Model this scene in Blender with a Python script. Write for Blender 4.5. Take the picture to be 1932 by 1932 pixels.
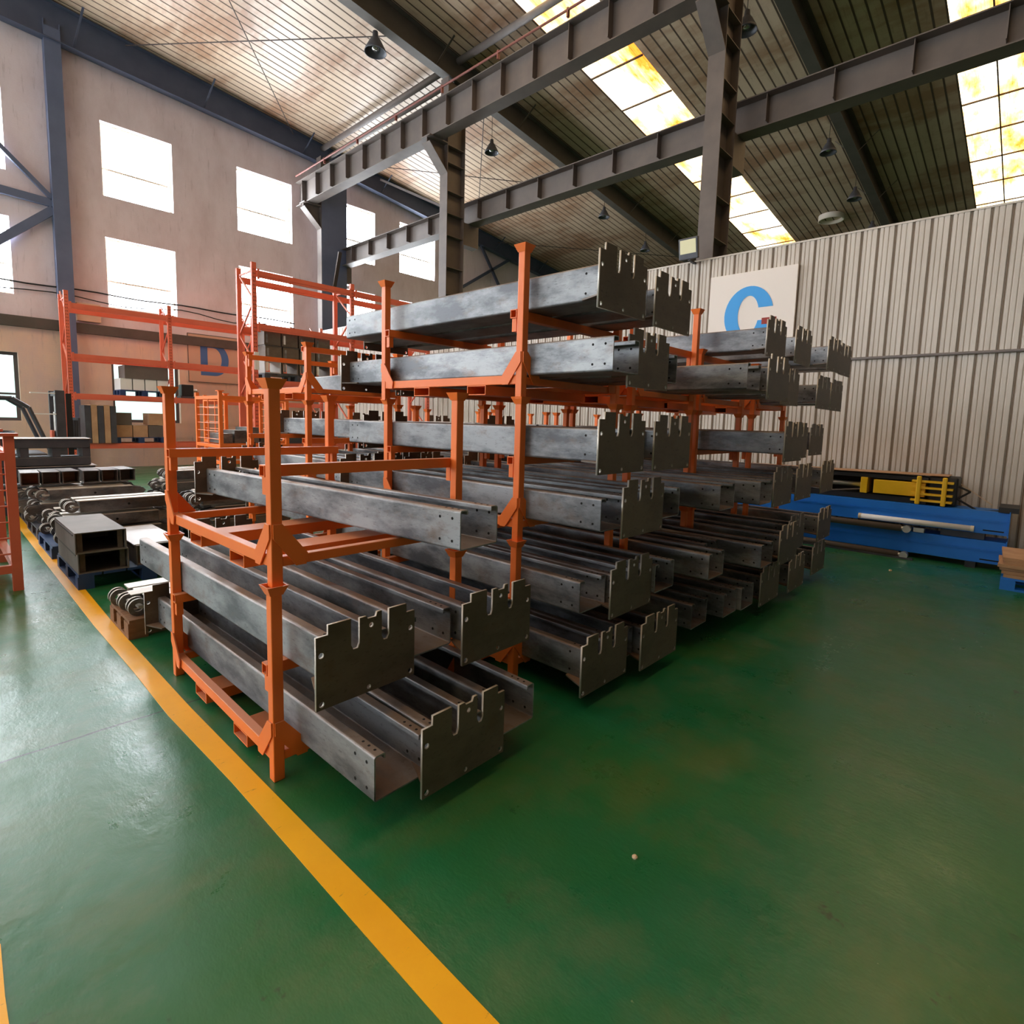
import bpy, bmesh, math, random
from mathutils import Vector, Matrix
random.seed(7)
PI = math.pi
S = bpy.context.scene
for o in list(bpy.data.objects):
    bpy.data.objects.remove(o, do_unlink=True)
COL = S.collection

# ------------------------------------------------------------------ camera, world, exposure
FPX, CYPX = 1039.27, 906.99
YAW, PITCH, ROLL = math.radians(46.9218), math.radians(6.0933), math.radians(-1.58515)
cy_, sy_ = math.cos(YAW), math.sin(YAW)
fwd = Vector((sy_*math.cos(PITCH), cy_*math.cos(PITCH), -math.sin(PITCH)))
rt = Vector((cy_, -sy_, 0)); dn = fwd.cross(rt)
r2 = math.cos(ROLL)*rt + math.sin(ROLL)*dn
d2 = -math.sin(ROLL)*rt + math.cos(ROLL)*dn
cd = bpy.data.cameras.new('camera'); cam = bpy.data.objects.new('camera', cd); COL.objects.link(cam)
m = Matrix.Identity(4)
for i in range(3):
    m[i][0] = r2[i]; m[i][1] = -d2[i]; m[i][2] = -fwd[i]
m[0][3], m[1][3], m[2][3] = 0, 0, 1.6
cam.matrix_world = m
cd.sensor_width = 36; cd.lens = FPX/1932*36; cd.shift_y = (CYPX-966)/1932
cd.clip_start = .05; cd.clip_end = 200
S.camera = cam
S.view_settings.view_transform = 'Standard'; S.view_settings.look = 'None'
S.view_settings.gamma = 1; S.view_settings.use_curve_mapping = False
S.view_settings.exposure = 0.15
W = bpy.data.worlds.new('world'); S.world = W; W.use_nodes = True
W.node_tree.nodes['Background'].inputs[0].default_value = (.75, .85, 1, 1)
W.node_tree.nodes['Background'].inputs[1].default_value = 1.0
E_WIN, E_LOW, E_SKY, E_LEFT = 26.0, 3.0, 4.6, 6.2       # window light strengths

# ------------------------------------------------------------------ materials
def srgb(r, g, b):
    f = lambda c: (c/255/12.92) if c/255 <= .04045 else ((c/255+.055)/1.055)**2.4
    return (f(r), f(g), f(b), 1)
def nodes(name):
    mt = bpy.data.materials.new(name); mt.use_nodes = True
    nt = mt.node_tree; return mt, nt, nt.nodes['Principled BSDF']
def ramp(nt, src, stops):
    r = nt.nodes.new('ShaderNodeValToRGB'); nt.links.new(src, r.inputs[0])
    e = r.color_ramp.elements
    while len(e) < len(stops): e.new(.5)
    for k, (p, c) in enumerate(stops): e[k].position = p; e[k].color = c
    return r.outputs[0]
def noise(nt, vec, scale, detail=4, rough=.6, stretch=None):
    if stretch:
        mp = nt.nodes.new('ShaderNodeMapping'); mp.inputs['Scale'].default_value = stretch
        nt.links.new(vec, mp.inputs[0]); vec = mp.outputs[0]
    n = nt.nodes.new('ShaderNodeTexNoise'); n.inputs['Scale'].default_value = scale
    n.inputs['Detail'].default_value = detail; n.inputs['Roughness'].default_value = rough
    nt.links.new(vec, n.inputs['Vector']); return n.outputs['Fac']
def mix(nt, fac, a, b, mode='MIX'):
    x = nt.nodes.new('ShaderNodeMix'); x.data_type = 'RGBA'; x.blend_type = mode
    for s, v in ((0, fac), (6, a), (7, b)):
        if isinstance(v, (float, int, tuple)): x.inputs[s].default_value = v
        else: nt.links.new(v, x.inputs[s])
    return x.outputs[2]
def math_(nt, op, a, b=None, c=None):
    x = nt.nodes.new('ShaderNodeMath'); x.operation = op
    for s, v in ((0, a), (1, b), (2, c)):
        if v is None: continue
        if isinstance(v, (float, int)): x.inputs[s].default_value = v
        else: nt.links.new(v, x.inputs[s])
    return x.outputs[0]
def bump(nt, p, h, strength, dist=.01):
    b = nt.nodes.new('ShaderNodeBump'); b.inputs['Strength'].default_value = strength
    b.inputs['Distance'].default_value = dist
    nt.links.new(h, b.inputs['Height']); nt.links.new(b.outputs[0], p.inputs['Normal'])
def coord(nt, kind='Object'):
    return nt.nodes.new('ShaderNodeTexCoord').outputs[kind]
def simple(name, c, rough=.5, metal=0.0, c2=None, scale=6, amt=.5, spec=.5, stretch=None, rnd=0):
    mt, nt, p = nodes(name)
    p.inputs['Roughness'].default_value = rough; p.inputs['Metallic'].default_value = metal
    p.inputs['Specular IOR Level'].default_value = spec
    col = c
    if c2:
        f = noise(nt, coord(nt), scale, stretch=stretch)
        col = ramp(nt, f, [(.5-amt*.4, c), (.5+amt*.4, c2)])
    if rnd:
        oi = nt.nodes.new('ShaderNodeObjectInfo')
        v = math_(nt, 'MULTIPLY_ADD', oi.outputs['Random'], rnd, 1-rnd/2)
        hs = nt.nodes.new('ShaderNodeHueSaturation'); nt.links.new(v, hs.inputs['Value'])
        if isinstance(col, tuple): hs.inputs['Color'].default_value = col
        else: nt.links.new(col, hs.inputs['Color'])
        col = hs.outputs[0]
    if isinstance(col, tuple): p.inputs['Base Color'].default_value = col
    else: nt.links.new(col, p.inputs['Base Color'])
    return mt
M = {}
# bare rolled steel: blue grey scale with blotches, streaks and a little rust
def mk_steel(name, a, b, rust, metal, rough, rnd, dust=1.0):
    mt, nt, p = nodes(name); v = coord(nt)
    oi = nt.nodes.new('ShaderNodeObjectInfo')
    off = nt.nodes.new('ShaderNodeVectorMath'); off.operation = 'ADD'
    cmb = nt.nodes.new('ShaderNodeCombineXYZ')
    nt.links.new(math_(nt, 'MULTIPLY', oi.outputs['Random'], 37.0), cmb.inputs[1])
    nt.links.new(v, off.inputs[0]); nt.links.new(cmb.outputs[0], off.inputs[1]); v = off.outputs[0]
    f1 = noise(nt, v, 2.2, 6, .65, (1, .8, 2.2))
    c = ramp(nt, f1, [(.40, a), (.58, b)])
    f2 = noise(nt, v, 7, 5, .7, (1.5, .5, 1))
    c = mix(nt, ramp(nt, f2, [(.54, (0, 0, 0, 1)), (.72, (.65, .65, .65, 1))]), c, rust)
    f3 = noise(nt, v, 30, 3, .7, (1, .6, 3))
    c = mix(nt, ramp(nt, f3, [(.58, (0, 0, 0, 1)), (.7, (.45, .45, .45, 1))]), c, srgb(40, 38, 38))
    hs = nt.nodes.new('ShaderNodeHueSaturation'); nt.links.new(c, hs.inputs['Color'])
    nt.links.new(math_(nt, 'MULTIPLY_ADD', oi.outputs['Random'], rnd, 1-rnd/2), hs.inputs['Value'])
    g = nt.nodes.new('ShaderNodeNewGeometry'); sp = nt.nodes.new('ShaderNodeSeparateXYZ')
    nt.links.new(g.outputs['True Normal'], sp.inputs[0])
    up = math_(nt, 'MULTIPLY', math_(nt, 'MAXIMUM', sp.outputs[2], 0.0), math_(nt, 'MULTIPLY', math_(nt, 'MULTIPLY_ADD', f2, 1.0, .1), dust))   # brown dust settled on upward faces
    nt.links.new(mix(nt, up, hs.outputs[0], srgb(146, 116, 92)), p.inputs['Base Color'])
    p.inputs['Metallic'].default_value = metal
    nt.links.new(math_(nt, 'MULTIPLY_ADD', f1, .3, rough-.15), p.inputs['Roughness'])
    return mt
M['steel'] = mk_steel('bare_steel', srgb(96, 99, 104), srgb(158, 161, 164), srgb(120, 98, 82), .45, .46, .3)
M['plate'] = mk_steel('cut_plate_steel', srgb(92, 80, 68), srgb(110, 97, 84), srgb(104, 82, 62), .2, .55, .25)
M['arm'] = mk_steel('arm_steel', srgb(92, 92, 92), srgb(140, 139, 137), srgb(120, 92, 70), .6, .36, .4, .1)
M['hole'] = simple('hole_dark', srgb(18, 17, 16), .9)
M['cut'] = simple('cut_edge_and_top_glare', srgb(196, 190, 180), .45, .4)  # pale cut edges; also the painted window glare on the arm tops
def mk_orange(name, c1, c2, dust):
    mt, nt, p = nodes(name); v = coord(nt)
    c = ramp(nt, noise(nt, v, 3, 5), [(.3, c1), (.7, c2)])
    f = noise(nt, v, 22, 5, .75)
    c = mix(nt, ramp(nt, f, [(.66, (0, 0, 0, 1)), (.72, (.6, .6, .6, 1))]), c, dust)
    g = nt.nodes.new('ShaderNodeNewGeometry'); sp = nt.nodes.new('ShaderNodeSeparateXYZ')
    nt.links.new(g.outputs['True Normal'], sp.inputs[0])
    up = math_(nt, 'MULTIPLY', math_(nt, 'MAXIMUM', sp.outputs[2], 0.0), .6)      # dust settled on top faces
    c = mix(nt, up, c, srgb(168, 138, 116))
    nt.links.new(c, p.inputs['Base Color'])
    p.inputs['Roughness'].default_value = .42; p.inputs['Specular IOR Level'].default_value = .4
    return mt
M['orange'] = mk_orange('orange_paint', srgb(246, 120, 48), srgb(252, 132, 56), srgb(200, 124, 84))
M['redor'] = mk_orange('pallet_rack_paint', srgb(218, 104, 78), srgb(226, 116, 88), srgb(200, 120, 90))
M['blue'] = simple('blue_paint', srgb(22, 116, 216), .45, 0, srgb(28, 124, 226), 4)
M['bluepal'] = simple('pallet_blue', srgb(26, 54, 98), .6, 0, srgb(34, 66, 112), 8)
M['yellow'] = simple('yellow_paint', srgb(232, 184, 12), .45, 0, srgb(240, 192, 30), 6)
M['black'] = simple('black_paint', srgb(24, 24, 26), .5)
M['cover'] = simple('cover_steel', srgb(104, 100, 96), .6, .1, srgb(122, 116, 110), 4)
M['dark'] = simple('dark_machine', srgb(62, 64, 72), .5, .2, srgb(78, 80, 88), 5)
M['struct'] = simple('structural_steel_paint', srgb(92, 84, 80), .6, 0, srgb(106, 96, 90), 2.5)
M['rafter'] = simple('rafter_paint', srgb(72, 68, 62), .6, 0, srgb(86, 80, 74), 2)
M['wrafter'] = simple('wall_rafter_paint', srgb(66, 74, 94), .6, 0, srgb(78, 86, 106), 2)
M['wallsteel'] = simple('wall_column_paint', srgb(84, 96, 122), .6, 0, srgb(98, 108, 134), 1.5)
M['conduit'] = simple('conduit_red', srgb(120, 66, 56), .6)
M['rod'] = simple('brace_rod', srgb(70, 58, 54), .6)
M['wood'] = simple('pallet_wood', srgb(116, 82, 58), .8, 0, srgb(146, 108, 78), 5, stretch=(1, 6, 6))
M['card'] = simple('cardboard', srgb(170, 130, 98), .85, 0, srgb(190, 152, 118), 5, rnd=.2)
M['white'] = simple('white_paint', srgb(232, 232, 230), .5)
M['sheetwhite'] = simple('white_sheet', srgb(214, 220, 232), .4)
M['signw'] = simple('sign_white', srgb(236, 228, 220), .5)
M['signb'] = simple('sign_blue', srgb(50, 160, 236), .5)
M['signd'] = simple('sign_dim_blue', srgb(66, 112, 168), .5)
M['signtan'] = simple('sign_tan', srgb(206, 172, 146), .7)
M['framew'] = simple('window_frame_cream', srgb(226, 214, 190), .6)
M['framed'] = simple('window_frame_dark', srgb(84, 78, 78), .6)
M['chrome'] = simple('zinc', srgb(190, 188, 184), .35, .7)
M['lampglass'] = simple('lamp_reflector', srgb(160, 160, 160), .2, .8)
M['red'] = simple('red_tape', srgb(150, 44, 34), .6)
M['green'] = simple('green_paint', srgb(64, 150, 96), .5)
M['rubber'] = simple('rubber', srgb(26, 26, 26), .8)
M['cable'] = simple('cable_black', srgb(30, 28, 30), .7)
M['strap'] = simple('pale_strap', srgb(214, 190, 160), .7)

# floor: green epoxy, worn and scuffed
mt, nt, p = nodes('green_epoxy_floor'); v = coord(nt)
f = noise(nt, v, .55, 6, .6)
c = ramp(nt, f, [(.3, srgb(20, 104, 74)), (.5, srgb(28, 102, 58)), (.7, srgb(52, 104, 48))])
f = noise(nt, v, 1.7, 6, .7)
c = mix(nt, ramp(nt, f, [(.5, (0, 0, 0, 1)), (.7, (.6, .6, .6, 1))]), c, srgb(86, 108, 74))
f = noise(nt, v, .9, 5, .65, (1, 1.6, 1))
c = mix(nt, ramp(nt, f, [(.5, (0, 0, 0, 1)), (.64, (.45, .45, .45, 1))]), c, srgb(86, 100, 46))
f = noise(nt, v, 9, 5, .75, (1, .35, 1))
c = mix(nt, ramp(nt, f, [(.63, (0, 0, 0, 1)), (.72, (.55, .55, .55, 1))]), c, srgb(38, 62, 44))
f = noise(nt, v, 40, 2, .5)
c = mix(nt, ramp(nt, f, [(.76, (0, 0, 0, 1)), (.8, (.5, .5, .5, 1))]), c, srgb(150, 170, 130))
# dirt stains of their own shape
f = noise(nt, v, 4.5, 4, .8); f2_ = noise(nt, v, .8, 2, .5)
st = math_(nt, 'MULTIPLY', ramp(nt, f, [(.62, (0, 0, 0, 1)), (.68, (1, 1, 1, 1))]), ramp(nt, f2_, [(.5, (0, 0, 0, 1)), (.62, (.8, .8, .8, 1))]))
c = mix(nt, st, c, srgb(40, 54, 40))
# slab joints and scratches
sp = nt.nodes.new('ShaderNodeSeparateXYZ'); nt.links.new(v, sp.inputs[0])
wob = math_(nt, 'MULTIPLY_ADD', noise(nt, v, 1.5), .06, sp.outputs[1])
j1 = math_(nt, 'LESS_THAN', math_(nt, 'ABSOLUTE', math_(nt, 'SUBTRACT', math_(nt, 'PINGPONG', math_(nt, 'ADD', wob, 1.7), 2.5), .0)), .008)
c = mix(nt, math_(nt, 'MULTIPLY', j1, .85), c, srgb(30, 50, 40))
nt.links.new(c, p.inputs['Base Color'])
rg = noise(nt, v, 2.6, 6, .7)
nt.links.new(ramp(nt, rg, [(.3, (.24, .24, .24, 1)), (.7, (.42, .42, .42, 1))]), p.inputs['Roughness'])
p.inputs['Specular IOR Level'].default_value = .6
bump(nt, p, noise(nt, v, 6, 5, .7, (1, .5, 1)), .2, .02)
M['floor'] = mt
M['greywall'] = simple('grey_wall', srgb(92, 88, 84), .8, 0, srgb(104, 98, 92), 1)
mt, nt, p = nodes('yellow_line_paint'); v = coord(nt)
c = ramp(nt, noise(nt, v, 2.5, 5), [(.3, srgb(240, 172, 8)), (.7, srgb(250, 186, 16))])
c = mix(nt, ramp(nt, noise(nt, v, 18, 5, .8, (.5, 2, 1)), [(.63, (0, 0, 0, 1)), (.7, (.7, .7, .7, 1))]), c, srgb(120, 96, 50))
nt.links.new(c, p.inputs['Base Color']); p.inputs['Roughness'].default_value = .4
M['line'] = mt
# rendered brick wall: pinkish grey above, tan below
mt, nt, p = nodes('rendered_brick_wall'); v = coord(nt)
sp = nt.nodes.new('ShaderNodeSeparateXYZ'); nt.links.new(v, sp.inputs[0])
hgt = ramp(nt, math_(nt, 'MULTIPLY_ADD', noise(nt, v, 1.2), .06, math_(nt, 'DIVIDE', sp.outputs[2], 10.0)), [(.38, srgb(226, 196, 172)), (.43, srgb(226, 213, 216))])
c = mix(nt, ramp(nt, noise(nt, v, 1.3, 6, .65, (1, 1, .5)), [(.4, (0, 0, 0, 1)), (.75, (.7, .7, .7, 1))]), hgt, srgb(196, 176, 176))
c = mix(nt, ramp(nt, noise(nt, v, 3, 6, .7, (3, 1, .35)), [(.58, (0, 0, 0, 1)), (.75, (.6, .6, .6, 1))]), c, srgb(150, 132, 130))
nt.links.new(c, p.inputs['Base Color']); p.inputs['Roughness'].default_value = .85
bk = nt.nodes.new('ShaderNodeTexBrick'); bk.inputs['Scale'].default_value = 4.2
mp = nt.nodes.new('ShaderNodeMapping'); mp.inputs['Rotation'].default_value = (PI/2, 0, 0)
nt.links.new(v, mp.inputs[0]); nt.links.new(mp.outputs[0], bk.inputs[0])
bump(nt, p, bk.outputs['Fac'], .25, .02)
M['wall'] = mt
# ribbed cladding
mt, nt, p = nodes('ribbed_cladding'); v = coord(nt)
c = ramp(nt, noise(nt, v, 1.2, 5, .6, (1, 3, .4)), [(.35, srgb(196, 188, 178)), (.65, srgb(212, 205, 196))])
c = mix(nt, ramp(nt, noise(nt, v, 5, 4, .6, (1, 3, .2)), [(.6, (0, 0, 0, 1)), (.8, (.4, .4, .4, 1))]), c, srgb(170, 150, 130))
nt.links.new(c, p.inputs['Base Color']); p.inputs['Roughness'].default_value = .5
M['clad'] = mt
M['seam'] = simple('cladding_seam', srgb(120, 104, 90), .8)
# roof sheets with rust stains
mt, nt, p = nodes('roof_sheet'); v = coord(nt)
c = ramp(nt, noise(nt, v, .5, 5, .6, (.5, 2, 1)), [(.3, srgb(178, 156, 134)), (.7, srgb(200, 178, 154))])
c = mix(nt, ramp(nt, noise(nt, v, .35, 5, .65, (2.2, .8, 1)), [(.46, (0, 0, 0, 1)), (.62, (.8, .8, .8, 1))]), c, srgb(146, 104, 74))
c = mix(nt, ramp(nt, noise(nt, v, 2.2, 5, .7, (.6, 6, 1)), [(.55, (0, 0, 0, 1)), (.75, (.5, .5, .5, 1))]), c, srgb(120, 96, 74))
nt.links.new(c, p.inputs['Base Color']); p.inputs['Roughness'].default_value = .4
M['roof'] = mt
M['roofseam'] = simple('roof_seam', srgb(86, 70, 58), .8)
def emit(name, col, strength, tex=None):
    mt = bpy.data.materials.new(name); mt.use_nodes = True; nt = mt.node_tree
    nt.nodes.remove(nt.nodes['Principled BSDF'])
    e = nt.nodes.new('ShaderNodeEmission'); e.inputs[0].default_value = col; e.inputs[1].default_value = strength
    if tex: tex(nt, e)
    nt.links.new(e.outputs[0], nt.nodes['Material Output'].inputs[0]); return mt
def sky_tex(nt, e):          # stained translucent fibreglass with daylight behind it
    v = coord(nt)
    f = noise(nt, v, 1.1, 5, .6, (.55, 1.4, 1))
    c = ramp(nt, f, [(.35, srgb(190, 106, 34)), (.47, srgb(246, 196, 118)), (.60, srgb(255, 242, 214))])
    f2 = noise(nt, v, 2.4, 6, .75, (.5, 7, 1))
    c = mix(nt, ramp(nt, f2, [(.52, (0, 0, 0, 1)), (.72, (.9, .9, .9, 1))]), c, srgb(96, 46, 10))
    nt.links.new(c, e.inputs[0])
def low_tex(nt, e):
    v = coord(nt); sp = nt.nodes.new('ShaderNodeSeparateXYZ'); nt.links.new(v, sp.inputs[0])
    f = noise(nt, v, 1.4, 4, .6)
    c = ramp(nt, math_(nt, 'MULTIPLY_ADD', f, .5, math_(nt, 'MULTIPLY', sp.outputs[2], .25)), [(.5, srgb(150, 176, 170)), (.8, srgb(240, 252, 250))])
    nt.links.new(c, e.inputs[0])
M['pane'] = emit('daylit_pane', (.88, .94, 1, 1), E_WIN)
M['panelow'] = emit('daylit_low_pane', (.9, 1, .97, 1), E_LOW, low_tex)
M['paneleft'] = emit('daylit_side_pane', (.86, .94, 1, 1), E_LEFT)
M['skylight'] = emit('backlit_fibreglass', (1, .8, .5, 1), E_SKY, sky_tex)
M['vent'] = simple('vent_liner', srgb(226, 214, 200), .5)
M['led'] = simple('led_lens', srgb(226, 222, 176), .3)

# ------------------------------------------------------------------ mesh helpers
class MB:
    def __init__(s): s.v, s.f, s.mi = [], [], []
    def add(s, vs, fs, mi=0):
        b = len(s.v); s.v += [tuple(q) for q in vs]
        for f in fs: s.f.append(tuple(b+i for i in f)); s.mi.append(mi)
        return s
    def box(s, x0, x1, y0, y1, z0, z1, mi=0):
        return s.add([(x0,y0,z0),(x1,y0,z0),(x1,y1,z0),(x0,y1,z0),(x0,y0,z1),(x1,y0,z1),(x1,y1,z1),(x0,y1,z1)],
                     [(3,2,1,0),(4,5,6,7),(0,1,5,4),(1,2,6,5),(2,3,7,6),(3,0,4,7)], mi)
    def prism(s, pts, plane, a, b, mi=0):
        n = len(pts)
        def P(u, w, t): return {'xy': (u, w, t), 'xz': (u, t, w), 'yz': (t, u, w)}[plane]
        vs = [P(u, w, a) for u, w in pts]+[P(u, w, b) for u, w in pts]
        fs = [tuple(range(n-1, -1, -1)), tuple(range(n, 2*n))]+[(i, (i+1) % n, n+(i+1) % n, n+i) for i in range(n)]
        return s.add(vs, fs, mi)
    def bar(s, p, q, w, h, mi=0):            # rectangular bar between two points
        p, q = Vector(p), Vector(q); d = (q-p).normalized()
        up = Vector((0, 0, 1)) if abs(d.z) < .95 else Vector((0, 1, 0))
        a = d.cross(up).normalized()*w/2; b = a.cross(d).normalized()*h/2
        vs = [p-a-b, p+a-b, p+a+b, p-a+b, q-a-b, q+a-b, q+a+b, q-a+b]
        return s.add(vs, [(3,2,1,0),(4,5,6,7),(0,1,5,4),(1,2,6,5),(2,3,7,6),(3,0,4,7)], mi)
    def tube(s, p, q, r, n=10, r2=None, mi=0):
        p, q = Vector(p), Vector(q); d = (q-p).normalized(); r2 = r if r2 is None else r2
        up = Vector((0, 0, 1)) if abs(d.z) < .95 else Vector((0, 1, 0))
        a = d.cross(up).normalized(); b = a.cross(d).normalized()
        vs = [p+(a*math.cos(t)+b*math.sin(t))*r for t in [2*PI*i/n for i in range(n)]]
        vs += [q+(a*math.cos(t)+b*math.sin(t))*r2 for t in [2*PI*i/n for i in range(n)]]
        return s.add(vs, [tuple(range(n-1,-1,-1)), tuple(range(n,2*n))]+[(i,(i+1)%n,n+(i+1)%n,n+i) for i in range(n)], mi)
    def path(s, pts, r, n=8, mi=0):
        for a, b in zip(pts, pts[1:]): s.tube(a, b, r, n, mi=mi)
        return s
    def lathe(s, prof, c=(0, 0, 0), n=20, axis='z', mi=0):
        k = len(prof); vs = []
        for i in range(n):
            t = 2*PI*i/n
            for r, z in prof:
                x, y = r*math.cos(t), r*math.sin(t)
                o = {'z': (x, y, z), 'y': (x, z, y), 'x': (z, x, y)}[axis]
                vs.append((o[0]+c[0], o[1]+c[1], o[2]+c[2]))
        fs = [(i*k+j, ((i+1) % n)*k+j, ((i+1) % n)*k+j+1, i*k+j+1) for i in range(n) for j in range(k-1)]
        return s.add(vs, fs, mi)
    def rtube(s, axis, a, b, u0, u1, w0, w1, t=.004, mi=0):   # hollow rectangular tube, open ends
        if axis == 'x': B = lambda c0, c1, d0, d1: s.box(a, b, c0, c1, d0, d1, mi)
        elif axis == 'y': B = lambda c0, c1, d0, d1: s.box(c0, c1, a, b, d0, d1, mi)
        else: B = lambda c0, c1, d0, d1: s.box(c0, c1, d0, d1, a, b, mi)
        B(u0, u1, w0, w0+t); B(u0, u1, w1-t, w1); B(u0, u0+t, w0+t, w1-t); B(u1-t, u1, w0+t, w1-t)
        return s
    def mesh(s, name, mats):
        me = bpy.data.meshes.new(name); me.from_pydata(s.v, [], s.f)
        for x in (mats if isinstance(mats, (list, tuple)) else [mats]): me.materials.append(x)
        me.polygons.foreach_set('material_index', s.mi)
        bm = bmesh.new(); bm.from_mesh(me); bmesh.ops.recalc_face_normals(bm, faces=bm.faces); bm.to_mesh(me); bm.free()
        me.update(); return me
    def build(s, name, mats, parent=None, loc=None, bev=0, smooth=False):
        return obj(name, s.mesh(name, mats), parent, loc, bev, smooth)
def obj(name, me, parent=None, loc=None, bev=0, smooth=False):
    o = bpy.data.objects.new(name, me); COL.objects.link(o)
    if parent: o.parent = parent
    if loc: o.location = loc
    if smooth:
        for q in me.polygons: q.use_smooth = True
    if bev:
        b = o.modifiers.new('b', 'BEVEL'); b.width = bev; b.segments = 2; b.limit_method = 'ANGLE'
    return o
def tag(o, label, cat, group=None):
    o['label'] = label; o['category'] = cat
    if group: o['group'] = group
    return o
def thing(name, label, cat, loc=(0, 0, 0), rz=0, group=None):
    o = bpy.data.objects.new(name, None); COL.objects.link(o); o.location = loc; o.rotation_euler = (0, 0, rz)
    o.empty_display_size = .2
    return tag(o, label, cat, group)
def struct(o): o['kind'] = 'structure'; return o
def flat_mesh(name, outline, holes, th, mats, plane='xz'):   # plate with real holes
    cu = bpy.data.curves.new(name, 'CURVE'); cu.dimensions = '2D'; cu.fill_mode = 'BOTH'; cu.extrude = th/2
    for pts in [outline]+holes:
        sp = cu.splines.new('POLY'); sp.points.add(len(pts)-1)
        for k, (x, y) in enumerate(pts): sp.points[k].co = (x, y, 0, 1)
        sp.use_cyclic_u = True
    t = bpy.data.objects.new('t', cu); COL.objects.link(t)
    dg = bpy.context.evaluated_depsgraph_get(); dg.update()
    me = bpy.data.meshes.new_from_object(t.evaluated_get(dg)); bpy.data.objects.remove(t)
    me.name = name
    for q in me.vertices:
        x, y, z = q.co
        q.co = (x, z, y) if plane == 'xz' else ((z, x, y) if plane == 'yz' else (x, y, z))
    me.materials.clear()
    for x in (mats if isinstance(mats, (list, tuple)) else [mats]): me.materials.append(x)
    bm = bmesh.new(); bm.from_mesh(me); bmesh.ops.remove_doubles(bm, verts=bm.verts, dist=1e-5)
    bmesh.ops.recalc_face_normals(bm, faces=bm.faces)
    if len(me.materials) > 1:
        ax = {'xz': 1, 'yz': 0, 'xy': 2}[plane]
        for f in bm.faces: f.material_index = 0 if abs(f.normal[ax]) > .5 else 1
    bm.to_mesh(me); bm.free(); me.update(); return me
def circ(x, y, r, n=14): return [(x+r*math.cos(2*PI*i/n), y+r*math.sin(2*PI*i/n)) for i in range(n)]

# ------------------------------------------------------------------ building shell
ROOF = lambda x: 10.879-.1107*(x-10.505)
YW = 19.0; XG = 9.3
struct(MB().box(-11, 30, -7, YW, -.2, 0).build('floor', M['floor']))
def line(name, pts, label):
    a = MB(); n = len(pts)
    vs = [(l, y, .003) for l, r, y in pts]+[(r, y, .003) for l, r, y in pts]
    vs += [(l, y, .0) for l, r, y in pts]+[(r, y, .0) for l, r, y in pts]
    fs = []
    for i in range(n-1): fs += [(i, i+1, n+i+1, n+i), (i, 2*n+i, 2*n+i+1, i+1), (n+i, n+i+1, 3*n+i+1, 3*n+i)]
    a.add(vs, fs); return tag(a.build(name, M['line']), label, 'floor marking')
line('floor_line', [(.86, .96, -5), (.857, .96, .9), (.848, .955, 1.4), (.84, .94, 1.9), (.832, .928, 2.4), (.80, .91, 3.2), (.80, .905, 3.9), (.786, .90, 5), (.79, .92, 7), (.80, .94, 9.6), (.80, .94, 14)],
     'long yellow line painted on the green floor in front of the stillages')
line('floor_line', [(-.05, .064, -5), (-.05, .062, 1.9), (-.05, .068, 2.11)], 'short piece of yellow floor line at the lower left edge')

# window wall built around its openings
WX = [(-12.6, -10.8), (-9.1, -7.35), (-5.6, -3.85), (-3.2, -1.45), (0.0, 1.76), (3.72, 5.42), (7.23, 9.0), (10.46, 12.26), (13.4, 15.18)]
WX = [w for w in WX if w[0] > -10.5]
ZR = [(7.43, 9.35), (4.46, 6.34), (1.28, 3.02)]
LOWX = [w for w in WX if w[0] < 4.5]
holes = [(x0, x1, z0, z1, k) for x0, x1 in WX for k, (z0, z1) in enumerate(ZR) if k < 2 or (x0, x1) in LOWX]
a = MB(); xs = sorted({-11, 30} | {x for w in WX for x in w}); zs = [0]+sorted({z for r in ZR for z in r})
for i in range(len(xs)-1):
    for k in range(len(zs)-1):
        if not any(h[0] == xs[i] and h[2] == zs[k] for h in holes): a.box(xs[i], xs[i+1], YW, YW+.3, zs[k], zs[k+1])
for i in range(len(xs)-1):
    x0, x1 = xs[i], xs[i+1]
    a.prism([(x0, 9.35), (x1, 9.35), (x1, max(ROOF(x1), 9.36)+.2), (x0, ROOF(x0)+.2)], 'xz', YW, YW+.3)
struct(a.build('wall_back', M['wall']))
for n, (x0, x1, z0, z1, k) in enumerate(holes):
    r = bpy.data.objects.new('window_%d' % (n+1), None); COL.objects.link(r); r.location = (x0, YW, z0); struct(r)
    w, h = x1-x0, z1-z0
    fm = M['framew'] if k < 2 else M['framed']; t = .05 if k < 2 else .08
    MB().box(0, t, .16, .24, 0, h).box(w-t, w, .16, .24, 0, h).box(t, w-t, .16, .24, 0, t).box(t, w-t, .16, .24, h-t, h)\
        .box(t, w-t, .17, .23, h*.38, h*.38+.05).build('window_frame', fm, r)
    MB().box(.01, w-.01, .2, .21, .01, h-.01).build('window_pane', M['pane'] if k < 2 else M['panelow'], r)
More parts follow.
